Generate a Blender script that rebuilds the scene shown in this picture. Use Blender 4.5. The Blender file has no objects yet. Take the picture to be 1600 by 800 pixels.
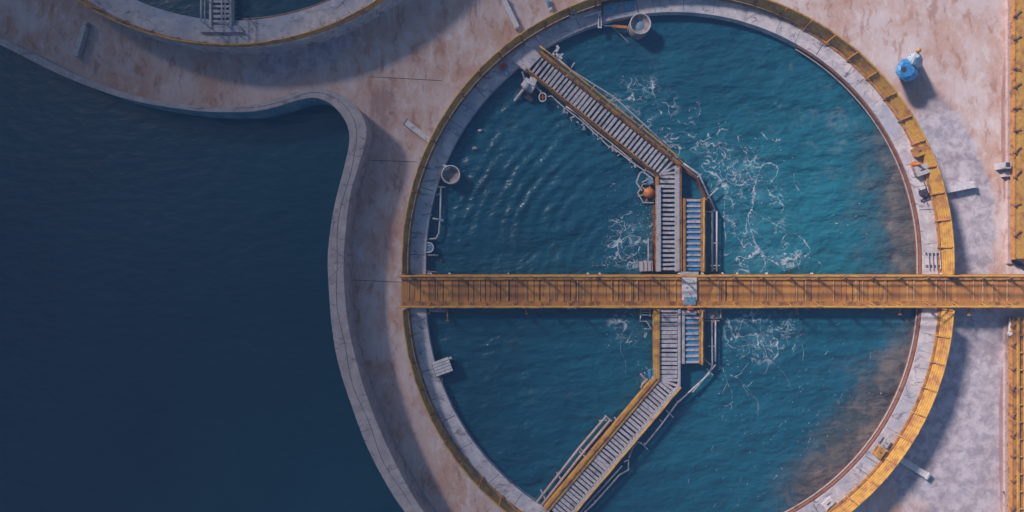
import bpy, bmesh, math, random
from mathutils import Vector, Matrix
random.seed(7)
scene = bpy.context.scene
COL = scene.collection
PI = math.pi

# ------------------------------------------------------------------ plan of the site
H = 30.0          # flying height of the camera above the ground, metres
S = 28.0          # plan scale of the photograph at ground level, pixels per metre
ZW = 1.0          # top of the tank walls
ZT = 0.62         # water level of the round tanks
ZD = 1.15         # walkway decks
ZC = 1.5          # top of the basin wall
ZB = 0.1          # water level of the basin

def P(px, py, z=0.0):
    k = (H - z) / H / S
    return Vector(((px - 800) * k, (400 - py) * k, z))
def P2(px, py, z=0.0):
    v = P(px, py, z); return Vector((v.x, v.y))

# ------------------------------------------------------------------ materials
class NT:
    def __init__(s, name):
        m = bpy.data.materials.new(name); m.use_nodes = True
        s.m = m; s.t = m.node_tree; s.n = s.t.nodes; s.l = s.t.links
        s.n.clear()
        s.out = s.n.new('ShaderNodeOutputMaterial')
        s.b = s.n.new('ShaderNodeBsdfPrincipled')
        s.l.new(s.b.outputs[0], s.out.inputs[0])
        s.tc = s.n.new('ShaderNodeTexCoord')
        g = s.n.new('ShaderNodeNewGeometry'); s.geo = g
        s.pos = g.outputs['Position']
    def link(s, a, b): s.l.new(a, b)
    def setin(s, node, key, v):
        if v is None: return
        if hasattr(v, 'is_output'): s.l.new(v, node.inputs[key])
        else: node.inputs[key].default_value = v
    def mapping(s, vec, scale=(1,1,1), rot=(0,0,0), loc=(0,0,0)):
        n = s.n.new('ShaderNodeMapping'); s.l.new(vec, n.inputs[0])
        n.inputs['Scale'].default_value = scale; n.inputs['Rotation'].default_value = rot; n.inputs['Location'].default_value = loc
        return n.outputs[0]
    def noise(s, vec=None, scale=1, detail=6, rough=.55, dist=0, fac=True):
        n = s.n.new('ShaderNodeTexNoise'); s.l.new(vec or s.pos, n.inputs['Vector'])
        n.inputs['Scale'].default_value = scale; n.inputs['Detail'].default_value = detail
        n.inputs['Roughness'].default_value = rough; n.inputs['Distortion'].default_value = dist
        return n.outputs[0] if fac else n.outputs[1]
    def voro(s, vec=None, scale=1, feature='DISTANCE_TO_EDGE'):
        n = s.n.new('ShaderNodeTexVoronoi'); n.feature = feature
        s.l.new(vec or s.pos, n.inputs['Vector']); n.inputs['Scale'].default_value = scale
        return n.outputs['Distance']
    def wave(s, vec, scale=1, dist=3, detail=3, dscale=1, kind='BANDS', dirn='X'):
        n = s.n.new('ShaderNodeTexWave'); n.wave_type = kind
        if kind == 'BANDS': n.bands_direction = dirn
        else: n.rings_direction = 'Z'
        s.l.new(vec, n.inputs['Vector']); n.inputs['Scale'].default_value = scale
        n.inputs['Distortion'].default_value = dist; n.inputs['Detail'].default_value = detail
        n.inputs['Detail Scale'].default_value = dscale
        return n.outputs['Fac']
    def ramp(s, v, a, b, lo=0.0, hi=1.0, smooth=True):
        n = s.n.new('ShaderNodeMapRange'); n.interpolation_type = 'SMOOTHSTEP' if smooth else 'LINEAR'
        s.l.new(v, n.inputs[0]); n.inputs[1].default_value = a; n.inputs[2].default_value = b
        n.inputs[3].default_value = lo; n.inputs[4].default_value = hi
        return n.outputs[0]
    def math(s, op, a, b=0.0, clamp=False):
        n = s.n.new('ShaderNodeMath'); n.operation = op; n.use_clamp = clamp
        s.setin(n, 0, a); s.setin(n, 1, b); return n.outputs[0]
    def mix(s, f, a, b):
        n = s.n.new('ShaderNodeMix'); n.data_type = 'RGBA'
        s.setin(n, 0, f)
        for k, v in ((6, a), (7, b)):
            if hasattr(v, 'is_output'): s.l.new(v, n.inputs[k])
            else: n.inputs[k].default_value = (*v, 1)
        return n.outputs[2]
    def vadd(s, a, b):
        n = s.n.new('ShaderNodeVectorMath'); n.operation = 'ADD'; s.setin(n, 0, a); s.setin(n, 1, b); return n.outputs[0]
    def vscale(s, a, k):
        n = s.n.new('ShaderNodeVectorMath'); n.operation = 'SCALE'; s.setin(n, 0, a); n.inputs['Scale'].default_value = k; return n.outputs[0]
    def warp(s, scale, amt, vec=None):
        c = s.noise(vec, scale, 3, .5, 0, False)
        return s.vadd(vec or s.pos, s.vscale(s.vadd(c, (-.5,-.5,-.5)), amt))
    def spot(s, cx, cy, rx, ry=None, rot=0, soft=1.0, vec=None):
        """elliptic blob in plan, 1 in its middle, 0 outside"""
        ry = ry or rx
        v = s.mapping(s.vadd(vec or s.pos, (-cx, -cy, 0)), rot=(0,0,-rot))
        v = s.mapping(v, scale=(1/rx, 1/ry, 0))
        n = s.n.new('ShaderNodeVectorMath'); n.operation = 'LENGTH'; s.l.new(v, n.inputs[0])
        return s.ramp(n.outputs['Value'], 1.0, 1.0 - soft, 0, 1)
    def bump(s, h, strength=.3, dist=.05, normal=None):
        n = s.n.new('ShaderNodeBump'); s.l.new(h, n.inputs['Height'])
        n.inputs['Strength'].default_value = strength; n.inputs['Distance'].default_value = dist
        if normal: s.l.new(normal, n.inputs['Normal'])
        return n.outputs[0]
    def island(s): return s.geo.outputs['Random Per Island']
    def done(s, color=None, rough=.8, metal=0, normal=None, spec=None):
        if color is not None:
            if hasattr(color, 'is_output'): s.l.new(color, s.b.inputs['Base Color'])
            else: s.b.inputs['Base Color'].default_value = (*color, 1)
        s.setin(s.b, 'Roughness', rough); s.setin(s.b, 'Metallic', metal)
        if spec is not None: s.b.inputs['Specular IOR Level'].default_value = spec
        if normal: s.l.new(normal, s.b.inputs['Normal'])
        return s.m

def paint(name, col, wear=(.16,.09,.05), amt=.35, rough=.55, scale=3.0, var=.25):
    t = NT(name)
    n1 = t.noise(None, scale, 7, .65); n2 = t.noise(None, scale*4, 5, .6)
    isl = t.island()
    dark = tuple(c*(1-var) for c in col); lite = tuple(min(1, c*(1+var)) for c in col)
    c = t.mix(t.ramp(n2, .3, .7), dark, lite)
    c = t.mix(t.math('MULTIPLY', isl, .35), c, tuple(c0*.7 for c0 in col))
    w = t.ramp(n1, .62 - amt*.25, .72 - amt*.15)
    c = t.mix(t.math('MULTIPLY', w, .85), c, wear)
    return t.done(c, rough, 0, t.bump(n2, .25, .01))

M = {}
M['yellow'] = paint('yellow_paint', (.56,.315,.05), (.3,.12,.05), .6, .6, 2.2)
M['rustyellow'] = paint('rusty_yellow_paint', (.46,.22,.05), (.15,.06,.03), .6)
M['tan'] = paint('tan_timber', (.55,.36,.17), (.25,.12,.06), .3, .7)
M['trough'] = paint('bright_blue_lining', (.05,.26,.52), (.1,.2,.3), .3, .5, 1.5, .4)
M['weathered'] = paint('weathered_grey_brown', (.33,.29,.29), (.16,.1,.08), .7, .7, 4.0, .35)
M['rust'] = paint('rusty_steel', (.25,.1,.05), (.1,.045,.03), .5, .8)
M['white'] = paint('white_paint', (.66,.64,.66), (.3,.26,.24), .22, .5)
M['pale'] = paint('galvanised_steel', (.46,.45,.48), (.2,.17,.16), .3, .5)
M['grate'] = paint('pale_grating', (.47,.45,.49), (.22,.2,.21), .35, .6, 2.0, .3)
M['dark'] = paint('dark_steel', (.05,.05,.06), (.1,.06,.04), .3, .6)
M['blue'] = paint('blue_plastic', (.04,.22,.5), (.2,.35,.5), .3, .4, 3.0, .35)
M['bluepaint'] = paint('blue_paint', (.12,.3,.46), (.3,.3,.32), .55, .5, 2.0, .4)
M['orange'] = paint('orange_paint', (.6,.2,.04), (.3,.12,.05), .3)
M['red'] = paint('red_paint', (.5,.06,.05), (.3,.1,.08), .2)
M['pink'] = paint('pinkish_concrete', (.5,.38,.36), (.3,.2,.18), .4, .9)
M['sack'] = paint('white_woven_sack', (.5,.6,.68), (.12,.3,.5), .3, .8, 2.5, .2)

def concrete(name, base, dark, blue, crack=.5, bluefac=.6):
    t = NT(name)
    w = t.warp(.8, 1.2)
    big = t.noise(None, .35, 6, .6); mid = t.noise(w, 1.3, 8, .68); fine = t.noise(None, 9, 6, .7)
    c = t.mix(t.ramp(mid, .35, .68), dark, base)
    c = t.mix(t.math('MULTIPLY', t.ramp(big, .46, .66), bluefac), c, blue)
    c = t.mix(t.math('MULTIPLY', t.ramp(fine, .55, .8), .35), c, (.16,.14,.15))
    st = t.noise(t.mapping(w, (1.0, 3.2, 1), (0,0,.6)), 1.2, 9, .75)
    c = t.mix(t.math('MULTIPLY', t.ramp(st, .55, .62), .75), c, (.13,.12,.15))
    e = t.voro(t.warp(2.5, .5), .75)
    ck = t.math('MULTIPLY', t.ramp(e, .02, .005), t.ramp(t.noise(None, .6, 2), .45, .6))
    c = t.mix(t.math('MULTIPLY', ck, crack), c, (.06,.05,.06))
    return t.done(c, .9, 0, t.bump(mid, .35, .03))
M['rim'] = concrete('weathered_rim_concrete', (.66,.62,.64), (.42,.39,.43), (.27,.35,.47))
M['basin'] = concrete('basin_wall_concrete', (.42,.38,.39), (.3,.26,.27), (.3,.3,.34), .5, .4)
def basin_face():
    t = NT('blue_stained_wall_face')
    n = t.noise(t.mapping(t.pos, (1,1,.3)), 1.6, 7, .65)
    c = t.mix(t.ramp(n, .35, .7), (.045,.17,.27), (.22,.29,.35))
    return t.done(c, .7)
M['bluewall'] = basin_face()

def ground_mat():
    t = NT('dusty_concrete_ground')
    w = t.warp(.25, 3.0)
    big = t.noise(None, .09, 5, .55); mid = t.noise(w, .45, 8, .66)
    wm = t.warp(.9, 1.0)
    streak = t.noise(t.mapping(wm, (1.6, .5, 1), (0,0,.25)), 1.1, 9, .72)
    fine = t.noise(None, 6, 7, .72)
    sand = (.53,.335,.255); pale = (.62,.53,.52); brown = (.36,.18,.115); damp_shade = (.27,.25,.29)
    c = t.mix(t.ramp(mid, .36, .64), sand, pale)
    c = t.mix(t.math('MULTIPLY', t.ramp(streak, .52, .64), .75), c, brown)
    c = t.mix(t.math('MULTIPLY', t.ramp(streak, .48, .36), .75), c, (.68,.61,.61))
    # wet stains lower right; wall shade painted in at right and upper left
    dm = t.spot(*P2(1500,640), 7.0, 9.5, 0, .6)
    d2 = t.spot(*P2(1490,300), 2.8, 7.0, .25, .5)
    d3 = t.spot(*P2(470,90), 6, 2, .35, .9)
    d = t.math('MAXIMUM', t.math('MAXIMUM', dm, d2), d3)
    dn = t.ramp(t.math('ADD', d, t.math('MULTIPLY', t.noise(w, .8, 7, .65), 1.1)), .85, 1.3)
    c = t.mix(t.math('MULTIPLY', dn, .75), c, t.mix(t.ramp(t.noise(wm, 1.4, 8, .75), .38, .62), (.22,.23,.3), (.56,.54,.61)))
    # rust runs
    r = t.math('MAXIMUM', t.spot(*P2(1571,200), .35, 6.0, 0, .5), t.math('MAXIMUM', t.spot(*P2(598,165), 1.6, 2.6, 0, .9), t.spot(*P2(1567,690), .35, 6.0, 0, .5)))
    rn = t.ramp(t.math('MULTIPLY', r, t.noise(t.mapping(wm, (3,.6,1)), 1.2, 7, .7)), .22, .5)
    c = t.mix(t.math('MULTIPLY', rn, .7), c, (.27,.13,.09))
    c = t.mix(t.math('MULTIPLY', t.ramp(fine, .6, .78), .5), c, (.18,.12,.11))
    c = t.mix(t.math('MULTIPLY', t.ramp(big, .35, .65), .25), c, (.38,.3,.31))
    e = t.voro(t.warp(1.2, 1.2), .3)
    ck = t.math('MULTIPLY', t.ramp(e, .008, .002), t.ramp(t.noise(None, .25, 2), .56, .66))
    c = t.mix(t.math('MULTIPLY', ck, .4), c, (.15,.1,.1))
    return t.done(c, .92, 0, t.bump(t.math('ADD', mid, t.math('MULTIPLY', fine, .3)), .5, .06))
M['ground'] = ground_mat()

def tank_water_mat():
    t = NT('aerated_tank_water')
    c0 = P2(1056, 430, ZT)
    w = t.warp(.22, 4.0)
    big = t.noise(w, .12, 4, .5)
    c = t.mix(t.ramp(big, .3, .68), (.01,.078,.13), (.014,.115,.175))
    # brighter teal middle on the right; dark left fade painted into the colour
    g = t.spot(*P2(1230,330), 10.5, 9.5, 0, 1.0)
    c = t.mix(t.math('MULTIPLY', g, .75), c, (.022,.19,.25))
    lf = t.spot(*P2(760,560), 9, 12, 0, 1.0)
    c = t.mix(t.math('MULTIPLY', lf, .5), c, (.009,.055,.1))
    # silt drifting along the east wall
    sep = t.n.new('ShaderNodeVectorMath'); sep.operation = 'LENGTH'
    t.l.new(t.vadd(t.mapping(t.pos, (1,1,0)), (-c0.x, -c0.y, 0)), sep.inputs[0])
    rad = sep.outputs['Value']
    edge = t.ramp(rad, 7.6, 13.4)
    sw = t.warp(.3, 4.0, t.warp(1.2, .9))
    east = t.math('MAXIMUM', t.spot(*P2(1420,340), 5.5, 8, .1, 1.0, sw), t.spot(*P2(1370,660), 5, 10, -.7, 1.0, sw))
    silt = t.math('MULTIPLY', t.math('MULTIPLY', east, edge), 1.5, True)
    sn = t.noise(t.warp(.6, 1.5), .7, 5, .58)
    silt = t.ramp(t.math('ADD', silt, t.math('MULTIPLY', sn, 1.05)), .55, 1.55)
    bank = t.math('MULTIPLY', t.ramp(t.math('ADD', rad, t.math('MULTIPLY', t.noise(t.warp(.6,1.2), .8, 5, .6), 2.2)), 12.2, 14.6), t.ramp(t.math('MAXIMUM', t.spot(*P2(1450,390), 6, 8, 0, 1.0), t.spot(*P2(1360,680), 6, 11, -.7, 1.0)), .1, .6))
    c = t.mix(t.math('MULTIPLY', bank, .85), c, t.mix(t.ramp(t.noise(t.warp(.9,1.4), 1.3, 7, .68), .42, .58), (.055,.055,.06), (.15,.105,.08)))
    c = t.mix(t.math('MULTIPLY', silt, .7), c, t.mix(t.ramp(sn, .4, .62), (.07,.075,.075), (.19,.15,.125)))
    # milky clouds
    ml = t.math('MULTIPLY', t.spot(*P2(1260,170), 5.5, 5.5, 0, .8), t.ramp(t.noise(t.warp(.5, 1.5), .8, 6, .6), .54, .72))
    c = t.mix(t.math('MULTIPLY', ml, .38), c, (.3,.34,.36))
    # foam veils: fine distorted network in the churned zones
    f = None
    for px, py, rx, ry in ((1080,225,3.4,2.0),(1180,330,2.6,3.6),(1190,400,3.6,1.6),(985,375,2.2,2.4),(1190,520,3.2,2.4),(985,510,1.8,1.4),(1000,160,3.0,2.0),(1150,270,2.5,2.5)):
        s_ = t.spot(*P2(px,py,ZT), rx, ry, 0, 1.0)
        f = s_ if f is None else t.math('MAXIMUM', f, s_)
    vw = t.warp(.7, 1.5, t.warp(3.0, .3))
    def ridge(sc, wd, off):
        nz = t.noise(t.mapping(vw, loc=(off, off*.7, 0)), sc, 2, .45)
        return t.ramp(t.math('ABSOLUTE', t.math('SUBTRACT', nz, .5)), wd, wd*.15)
    keep = t.ramp(t.noise(t.warp(.8, 1), .55, 4, .6), .45, .56)
    keep2 = t.ramp(t.noise(t.mapping(t.warp(.8, 1), loc=(31,7,0)), .8, 4, .6), .47, .58)
    net = t.math('MAXIMUM', t.math('MULTIPLY', ridge(.55, .018, 3), keep), t.math('MAXIMUM', t.math('MULTIPLY', ridge(1.0, .022, 11), keep2), t.math('MULTIPLY', t.math('MULTIPLY', ridge(2.2, .03, 23), keep), .6)))
    foam = t.math('MULTIPLY', net, t.ramp(f, .08, .5))
    mist = t.math('MULTIPLY', t.ramp(f, .1, .9), t.ramp(t.noise(t.warp(.9, 1.2), .9, 6, .62), .42, .7))
    c = t.mix(t.math('MULTIPLY', mist, .4), c, (.12,.36,.45))
    c = t.mix(t.math('MULTIPLY', foam, .85), c, (.55,.62,.68))
    # ripples: arcs in the west bays, chop elsewhere
    cen = P2(1060, 440, ZT)
    vv = t.vadd(t.warp(.35, 1.2), (-cen.x, -cen.y, 0))
    rings = t.wave(t.mapping(vv, (1,1,0)), .46, 1.7, 3, .5, 'RINGS')
    west = t.spot(*P2(820,270), 9, 9, 0, .9)
    chop = t.noise(t.mapping(t.warp(.4, 1.0), (.8, 1.5, 1), (0,0,.4)), .8, 3, .5)
    chop2 = t.noise(t.mapping(t.pos, (1.0, 2.0, 1), (0,0,-.5)), 3.2, 4, .6)
    swell = t.noise(t.mapping(t.warp(.3, 1.5), (.6, 1.7, 1), (0,0,-.35)), .42, 3, .5)
    h = t.math('ADD', t.math('MULTIPLY', swell, .9), t.math('ADD', t.math('MULTIPLY', rings, t.math('MULTIPLY', t.math('MULTIPLY', west, t.ramp(t.noise(None,.3,3), .25, .6)), .13)), t.math('ADD', t.math('MULTIPLY', chop, .75), t.math('MULTIPLY', chop2, .07))))
    nrm = t.bump(h, .8, .55)
    rr = t.math('ADD', .28, t.math('MULTIPLY', foam, .6))
    return t.done(c, rr, 0, nrm, .4)
M['tankwater'] = tank_water_mat()

def basin_water_mat():
    t = NT('still_basin_water')
    n = t.noise(t.warp(.1, 5), .06, 4, .5)
    c = t.mix(t.ramp(n, .3, .7), (.002,.026,.05), (.004,.05,.075))
    h = t.noise(t.mapping(t.pos, (1,2,1)), .9, 4, .5)
    return t.done(c, .15, 0, t.bump(h, .35, .25), .5)
M['basinwater'] = basin_water_mat()

def deck_mat():
    t = NT('rusty_orange_deck_boards')
    isl = t.island()
    n = t.noise(t.mapping(t.pos, (3,1,1)), 1.5, 8, .7)
    c = t.mix(isl, (.34,.14,.035), (.58,.265,.05))
    c = t.mix(t.ramp(n, .5, .7), c, (.2,.08,.04))
    n2 = t.noise(None, .7, 4)
    c = t.mix(t.math('MULTIPLY', t.ramp(n2, .5, .7), .5), c, (.55,.25,.06))
    return t.done(c, .75, 0, t.bump(n, .4, .02))
M['deck'] = deck_mat()
def foam_mat():
    t = NT('thin_foam')
    n = t.noise(None, 7, 5, .65)
    t.l.new(t.ramp(n, .33, .6, .12, .9), t.b.inputs['Alpha'])
    return t.done(t.mix(n, (.34,.43,.56), (.6,.66,.74)), .7)
M['foam'] = foam_mat()

# ------------------------------------------------------------------ mesh helpers
ORI = {}
class MB:
    def __init__(s): s.v = []; s.f = []
    def add(s, vs, fs):
        o = len(s.v); s.v += [Vector(v) for v in vs]; s.f += [tuple(i + o for i in f) for f in fs]; return s
    def hexa(s, b, t):
        return s.add(list(b) + list(t), [(3,2,1,0),(4,5,6,7),(0,1,5,4),(1,2,6,5),(2,3,7,6),(3,0,4,7)])
    def box(s, c, size, rz=0.0):
        c = Vector(c); x, y, z = (k/2 for k in size); R = Matrix.Rotation(rz, 3, 'Z')
        q = [c + R @ Vector(p) for p in ((-x,-y,-z),(x,-y,-z),(x,y,-z),(-x,y,-z),(-x,-y,z),(x,-y,z),(x,y,z),(-x,y,z))]
        return s.hexa(q[:4], q[4:])
    def bar(s, a, b, w, h):
        a = Vector(a); b = Vector(b); d = (b - a).normalized()
        up = Vector((0,0,1)) if abs(d.z) < .95 else Vector((0,1,0))
        n = d.cross(up).normalized() * (w/2); u = n.cross(d).normalized() * (h/2)
        return s.hexa([a-n-u, a+n-u, a+n+u, a-n+u], [b-n-u, b+n-u, b+n+u, b-n+u])
    def prism(s, poly, z0, z1):
        n = len(poly)
        vs = [(p[0], p[1], z0) for p in poly] + [(p[0], p[1], z1) for p in poly]
        fs = [tuple(range(n))[::-1], tuple(range(n, 2*n))] + [(i, (i+1) % n, n + (i+1) % n, n + i) for i in range(n)]
        return s.add(vs, fs)
    def tube(s, pts, r, n=8, closed=False):
        pts = [Vector(p) for p in pts]; k = len(pts); vs = []
        for i, p in enumerate(pts):
            a = pts[(i-1) % k] if (i or closed) else p
            b = pts[(i+1) % k] if (i < k-1 or closed) else p
            d = (b - a)
            d = d.normalized() if d.length > 1e-6 else Vector((1,0,0))
            up = Vector((0,0,1)) if abs(d.z) < .9 else Vector((1,0,0))
            u = d.cross(up).normalized(); w = d.cross(u).normalized()
            rr = r[i] if isinstance(r, (list, tuple)) else r
            vs += [p + (u*math.cos(2*PI*j/n) + w*math.sin(2*PI*j/n))*rr for j in range(n)]
        fs = []
        for i in range(k if closed else k-1):
            q = (i+1) % k
            fs += [(i*n+j, i*n+(j+1) % n, q*n+(j+1) % n, q*n+j) for j in range(n)]
        if not closed: fs += [tuple(range(n)), tuple((k-1)*n+j for j in range(n))[::-1]]
        return s.add(vs, fs)
    def sweep(s, path, prof, closed=False):
        """path: list of (x,y); prof: closed loop of (offset to the left, z)"""
        path = [Vector((p[0], p[1])) for p in path]; k = len(path); m = len(prof); vs = []
        for i, p in enumerate(path):
            a = path[(i-1) % k] if (i or closed) else p
            b = path[(i+1) % k] if (i < k-1 or closed) else p
            d = (b - a).normalized(); nrm = Vector((-d.y, d.x))
            for o, z in prof:
                q = p + nrm*o; vs.append((q.x, q.y, z))
        fs = []
        for i in range(k if closed else k-1):
            q = (i+1) % k
            fs += [(i*m+j, q*m+j, q*m+(j+1) % m, i*m+(j+1) % m) for j in range(m)]
        if not closed: fs += [tuple(range(m)), tuple((k-1)*m+j for j in range(m))[::-1]]
        return s.add(vs, fs)
    def lathe(s, c, prof, n=32):
        c = Vector(c); vs = []; m = len(prof)
        for i in range(n):
            a = 2*PI*i/n
            vs += [c + Vector((r*math.cos(a), r*math.sin(a), z)) for r, z in prof]
        fs = []
        for i in range(n):
            q = (i+1) % n
            fs += [(i*m+j, q*m+j, q*m+j+1, i*m+j+1) for j in range(m-1)]
        fs += [tuple(i*m for i in range(n))[::-1], tuple(i*m+m-1 for i in range(n))]
        return s.add(vs, fs)
    def loft(s, rings):
        n = len(rings[0]); vs = [p for r in rings for p in r]; fs = []
        for i in range(len(rings)-1):
            fs += [(i*n+j, i*n+(j+1) % n, (i+1)*n+(j+1) % n, (i+1)*n+j) for j in range(n)]
        fs += [tuple(range(n))[::-1], tuple((len(rings)-1)*n+j for j in range(n))]
        return s.add(vs, fs)
    def build(s, name, mat, parent=None, smooth=False):
        o0 = ORI.get(parent.name, Vector()) if parent else Vector()
        me = bpy.data.meshes.new(name)
        me.from_pydata([v - o0 for v in s.v], [], s.f); me.validate()
        bm = bmesh.new(); bm.from_mesh(me); bmesh.ops.recalc_face_normals(bm, faces=bm.faces); bm.to_mesh(me); bm.free()
        if smooth:
            for p in me.polygons: p.use_smooth = True
        me.materials.append(mat if not isinstance(mat, str) else M[mat])
        ob = bpy.data.objects.new(name, me); COL.objects.link(ob)
        if parent: ob.parent = parent
        ORI[ob.name] = o0
        return ob

def tag(o, label, cat, group=None):
    o['label'] = label; o['category'] = cat
    if group: o['group'] = group
    return o
def thing(name, loc, label, cat, group=None):
    o = bpy.data.objects.new(name, None); COL.objects.link(o)
    o.location = loc; o.empty_display_size = .3
    ORI[o.name] = Vector(loc)
    return tag(o, label, cat, group)
def structure(o): o['kind'] = 'structure'; return o
def jit(a): return random.uniform(-a, a)

# ------------------------------------------------------------------ ground and water
g = MB(); g.add([(-600,-600,0),(600,-600,0),(600,600,0),(-600,600,0)], [(0,1,2,3)])
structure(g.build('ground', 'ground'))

def spline(pts, sub=8):
    out = []; n = len(pts)
    for i in range(n-1):
        p0 = pts[max(i-1,0)]; p1 = pts[i]; p2 = pts[i+1]; p3 = pts[min(i+2,n-1)]
        for k in range(sub):
            t = k/sub
            out.append(tuple(.5*((2*p1[a]) + (-p0[a]+p2[a])*t + (2*p0[a]-5*p1[a]+4*p2[a]-p3[a])*t*t + (-p0[a]+3*p1[a]-3*p2[a]+p3[a])*t**3) for a in (0,1)))
    out.append(tuple(pts[-1])); return out
outer_px = [(-260,-60),(-120,10),(0,58),(100,108),(200,146),(300,165),(360,167),(400,163),(440,151),(470,141),(500,138),(530,147),(555,165),(570,190),(572,215),(560,260),(548,300),(541,350),(537,400),(538,450),(543,500),(553,550),(570,610),(595,675),(625,738),(662,800),(740,900),(830,980)]
inner_px = [(-270,-50),(-125,20),(-5,68),(95,117),(196,154),(298,172),(360,175),(402,173),(441,164),(470,155),(495,153),(520,165),(540,190),(546,218),(538,260),(525,310),(516,360),(512,405),(514,455),(519,515),(529,570),(548,630),(573,697),(603,755),(634,802),(715,905),(805,990)]
outer = [P2(*p, ZC) for p in spline(outer_px)]; inner = [P2(*p, ZC) for p in spline(inner_px)]
n = min(len(outer), len(inner))
# resample both to equal counts
def resample(pl, k):
    L = [0.0]
    for i in range(1, len(pl)): L.append(L[-1] + (pl[i]-pl[i-1]).length)
    out = []; j = 0
    for i in range(k):
        t = L[-1]*i/(k-1)
        while j < len(L)-2 and L[j+1] < t: j += 1
        f = (t - L[j]) / max(L[j+1]-L[j], 1e-9); out.append(pl[j].lerp(pl[j+1], f))
    return out
K = 240
inner_r = resample(inner, K)
outer_r = []
for p in inner_r:   # nearest point of the outer edge
    best = None
    for a, b in zip(outer[:-1], outer[1:]):
        d = b - a; t = max(0, min(1, (p-a).dot(d)/max(d.length_squared,1e-9))); q = a + d*t
        if best is None or (q-p).length < best[0]: best = ((q-p).length, q)
    outer_r.append(best[1])
bw = thing('basin_wall', (*inner_r[K//2], 0), 'pale concrete wall curving in an S round the still dark basin', 'basin wall')
mb = MB(); vs = []
for a, b in zip(inner_r, outer_r): vs += [(b.x,b.y,0),(b.x,b.y,ZC),(a.x,a.y,ZC),(a.x,a.y,ZC-.12),(a.lerp(b,.12).x,a.lerp(b,.12).y,ZC-.13),(a.lerp(b,.12).x,a.lerp(b,.12).y,0)]
fs = []
for i in range(K-1): fs += [(i*6+j, (i+1)*6+j, (i+1)*6+(j+1)%6, i*6+(j+1)%6) for j in range(5)]
mb.add(vs, fs).build('wall', 'basin', bw)
# stained inner lining plate, stands 3 cm proud of the wall below the coping
mb = MB(); vs = []
for a, b in zip(inner_r, outer_r):
    d = (a-b).normalized(); q = a.lerp(b,.12) + d*.012; q2 = q + d*.02
    vs += [(q.x,q.y,ZC-.14),(q2.x,q2.y,ZC-.145),(q2.x,q2.y,.0),(q.x,q.y,.0)]
fs = []
for i in range(K-1): fs += [(i*4+j, (i+1)*4+j, (i+1)*4+(j+1)%4, i*4+(j+1)%4) for j in range(4)]
mb.add(vs, fs).build('inner_lining', 'bluewall', bw)
# crack line running along the coping
mb = MB()
cl = [a.lerp(b, .52 + .08*math.sin(i*.35)) for i, (a, b) in enumerate(zip(inner_r, outer_r))]
mb.sweep(cl[95:205], [(-.012,ZC-.01),(.012,ZC-.01),(.012,ZC+.004),(-.012,ZC+.004)]).build('coping_joint', 'dark', bw)
wp = [p for p in inner_r] + [Vector((2,-60)), Vector((-90,-60)), Vector((-90,25))]
wp = [(a.lerp(b,.12)) for a, b in zip(inner_r, outer_r)] + wp[K:]
mb = MB(); mb.add([(p.x,p.y,ZB) for p in wp], [tuple(range(len(wp)))])
bwater = mb.build('basin_water', 'basinwater'); structure(bwater)
bm = bmesh.new(); bm.from_mesh(bwater.data); bmesh.ops.triangulate(bm, faces=bm.faces[:])
bmesh.ops.recalc_face_normals(bm, faces=bm.faces)
for f in bm.faces:
    if f.normal.z < 0: f.normal_flip()
bm.to_mesh(bwater.data); bm.free()

# ------------------------------------------------------------------ round tanks
CX = 8.75; CYU = (400-407)/S*(H-ZW)/H; CYL = (400-462)/S*(H-ZW)/H
RI, RO = 13.41, 14.45
def oval(r, cx, cyu, cyl, n=96):
    """closed plan curve, counter-clockwise from the east: half circle, straight, half circle, straight"""
    pts = []
    for i in range(n+1):
        a = PI*i/n; pts.append(Vector((cx + r*math.cos(a), cyu + r*math.sin(a))))
    for i in range(n+1):
        a = PI + PI*i/n; pts.append(Vector((cx + r*math.cos(a), cyl + r*math.sin(a))))
    return pts
def offset_closed(pts, c): return pts

def round_tank(label, cx, cyu, cyl, ri, ro):
    t = thing('round_tank', (cx, (cyu+cyl)/2, 0), label, 'tank', 'round treatment tanks')
    a = oval(ri, cx, cyu, cyl); b = oval(ro, cx, cyu, cyl); k = len(a)
    mb = MB(); vs = []
    for p, q in zip(a, b): vs += [(p.x,p.y,0),(q.x,q.y,0),(q.x,q.y,ZW),(p.x,p.y,ZW)]
    fs = []
    for i in range(k):
        j = (i+1) % k; fs += [(i*4+m, j*4+m, j*4+(m+1)%4, i*4+(m+1)%4) for m in (1,2,3)]
    mb.add(vs, fs).build('wall', 'rim', t)
    east = [Vector((cx+(ri-.05)*math.cos(math.radians(a_)), cyl+(ri-.05)*math.sin(math.radians(a_)))) for a_ in range(-88,1,2)] + [Vector((cx+(ri-.05)*math.cos(math.radians(a_)), cyu+(ri-.05)*math.sin(math.radians(a_)))) for a_ in range(0,62,2)]
    mb = MB(); mb.sweep(east, [(-.03,ZT-.3),(.045,ZT-.3),(.045,ZW-.03),(-.03,ZW-.03)]).build('weir_plate', 'rust', t)
    ec = Vector((cx, (cyu+cyl)/2)); inn = [ec + (p-ec)*(1-.11/ri) for p in east]
    mb = MB(); mb.sweep(inn, [(-.02,ZW-.2),(.02,ZW-.2),(.02,ZW-.16),(-.02,ZW-.16)])
    mb.build('weir_rod', 'pale', t)
    return t, a, b
main_tank, ain, bout = round_tank('large round concrete tank in the middle crossed by the orange bridge', CX, CYU, CYL, RI, RO)
c2 = P2(365, -343, ZW)
second_tank, ain2, bout2 = round_tank('round concrete tank cut off by the upper left edge, with a short grey walkway', c2.x, c2.y, c2.y, 12.95, RO)
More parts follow.
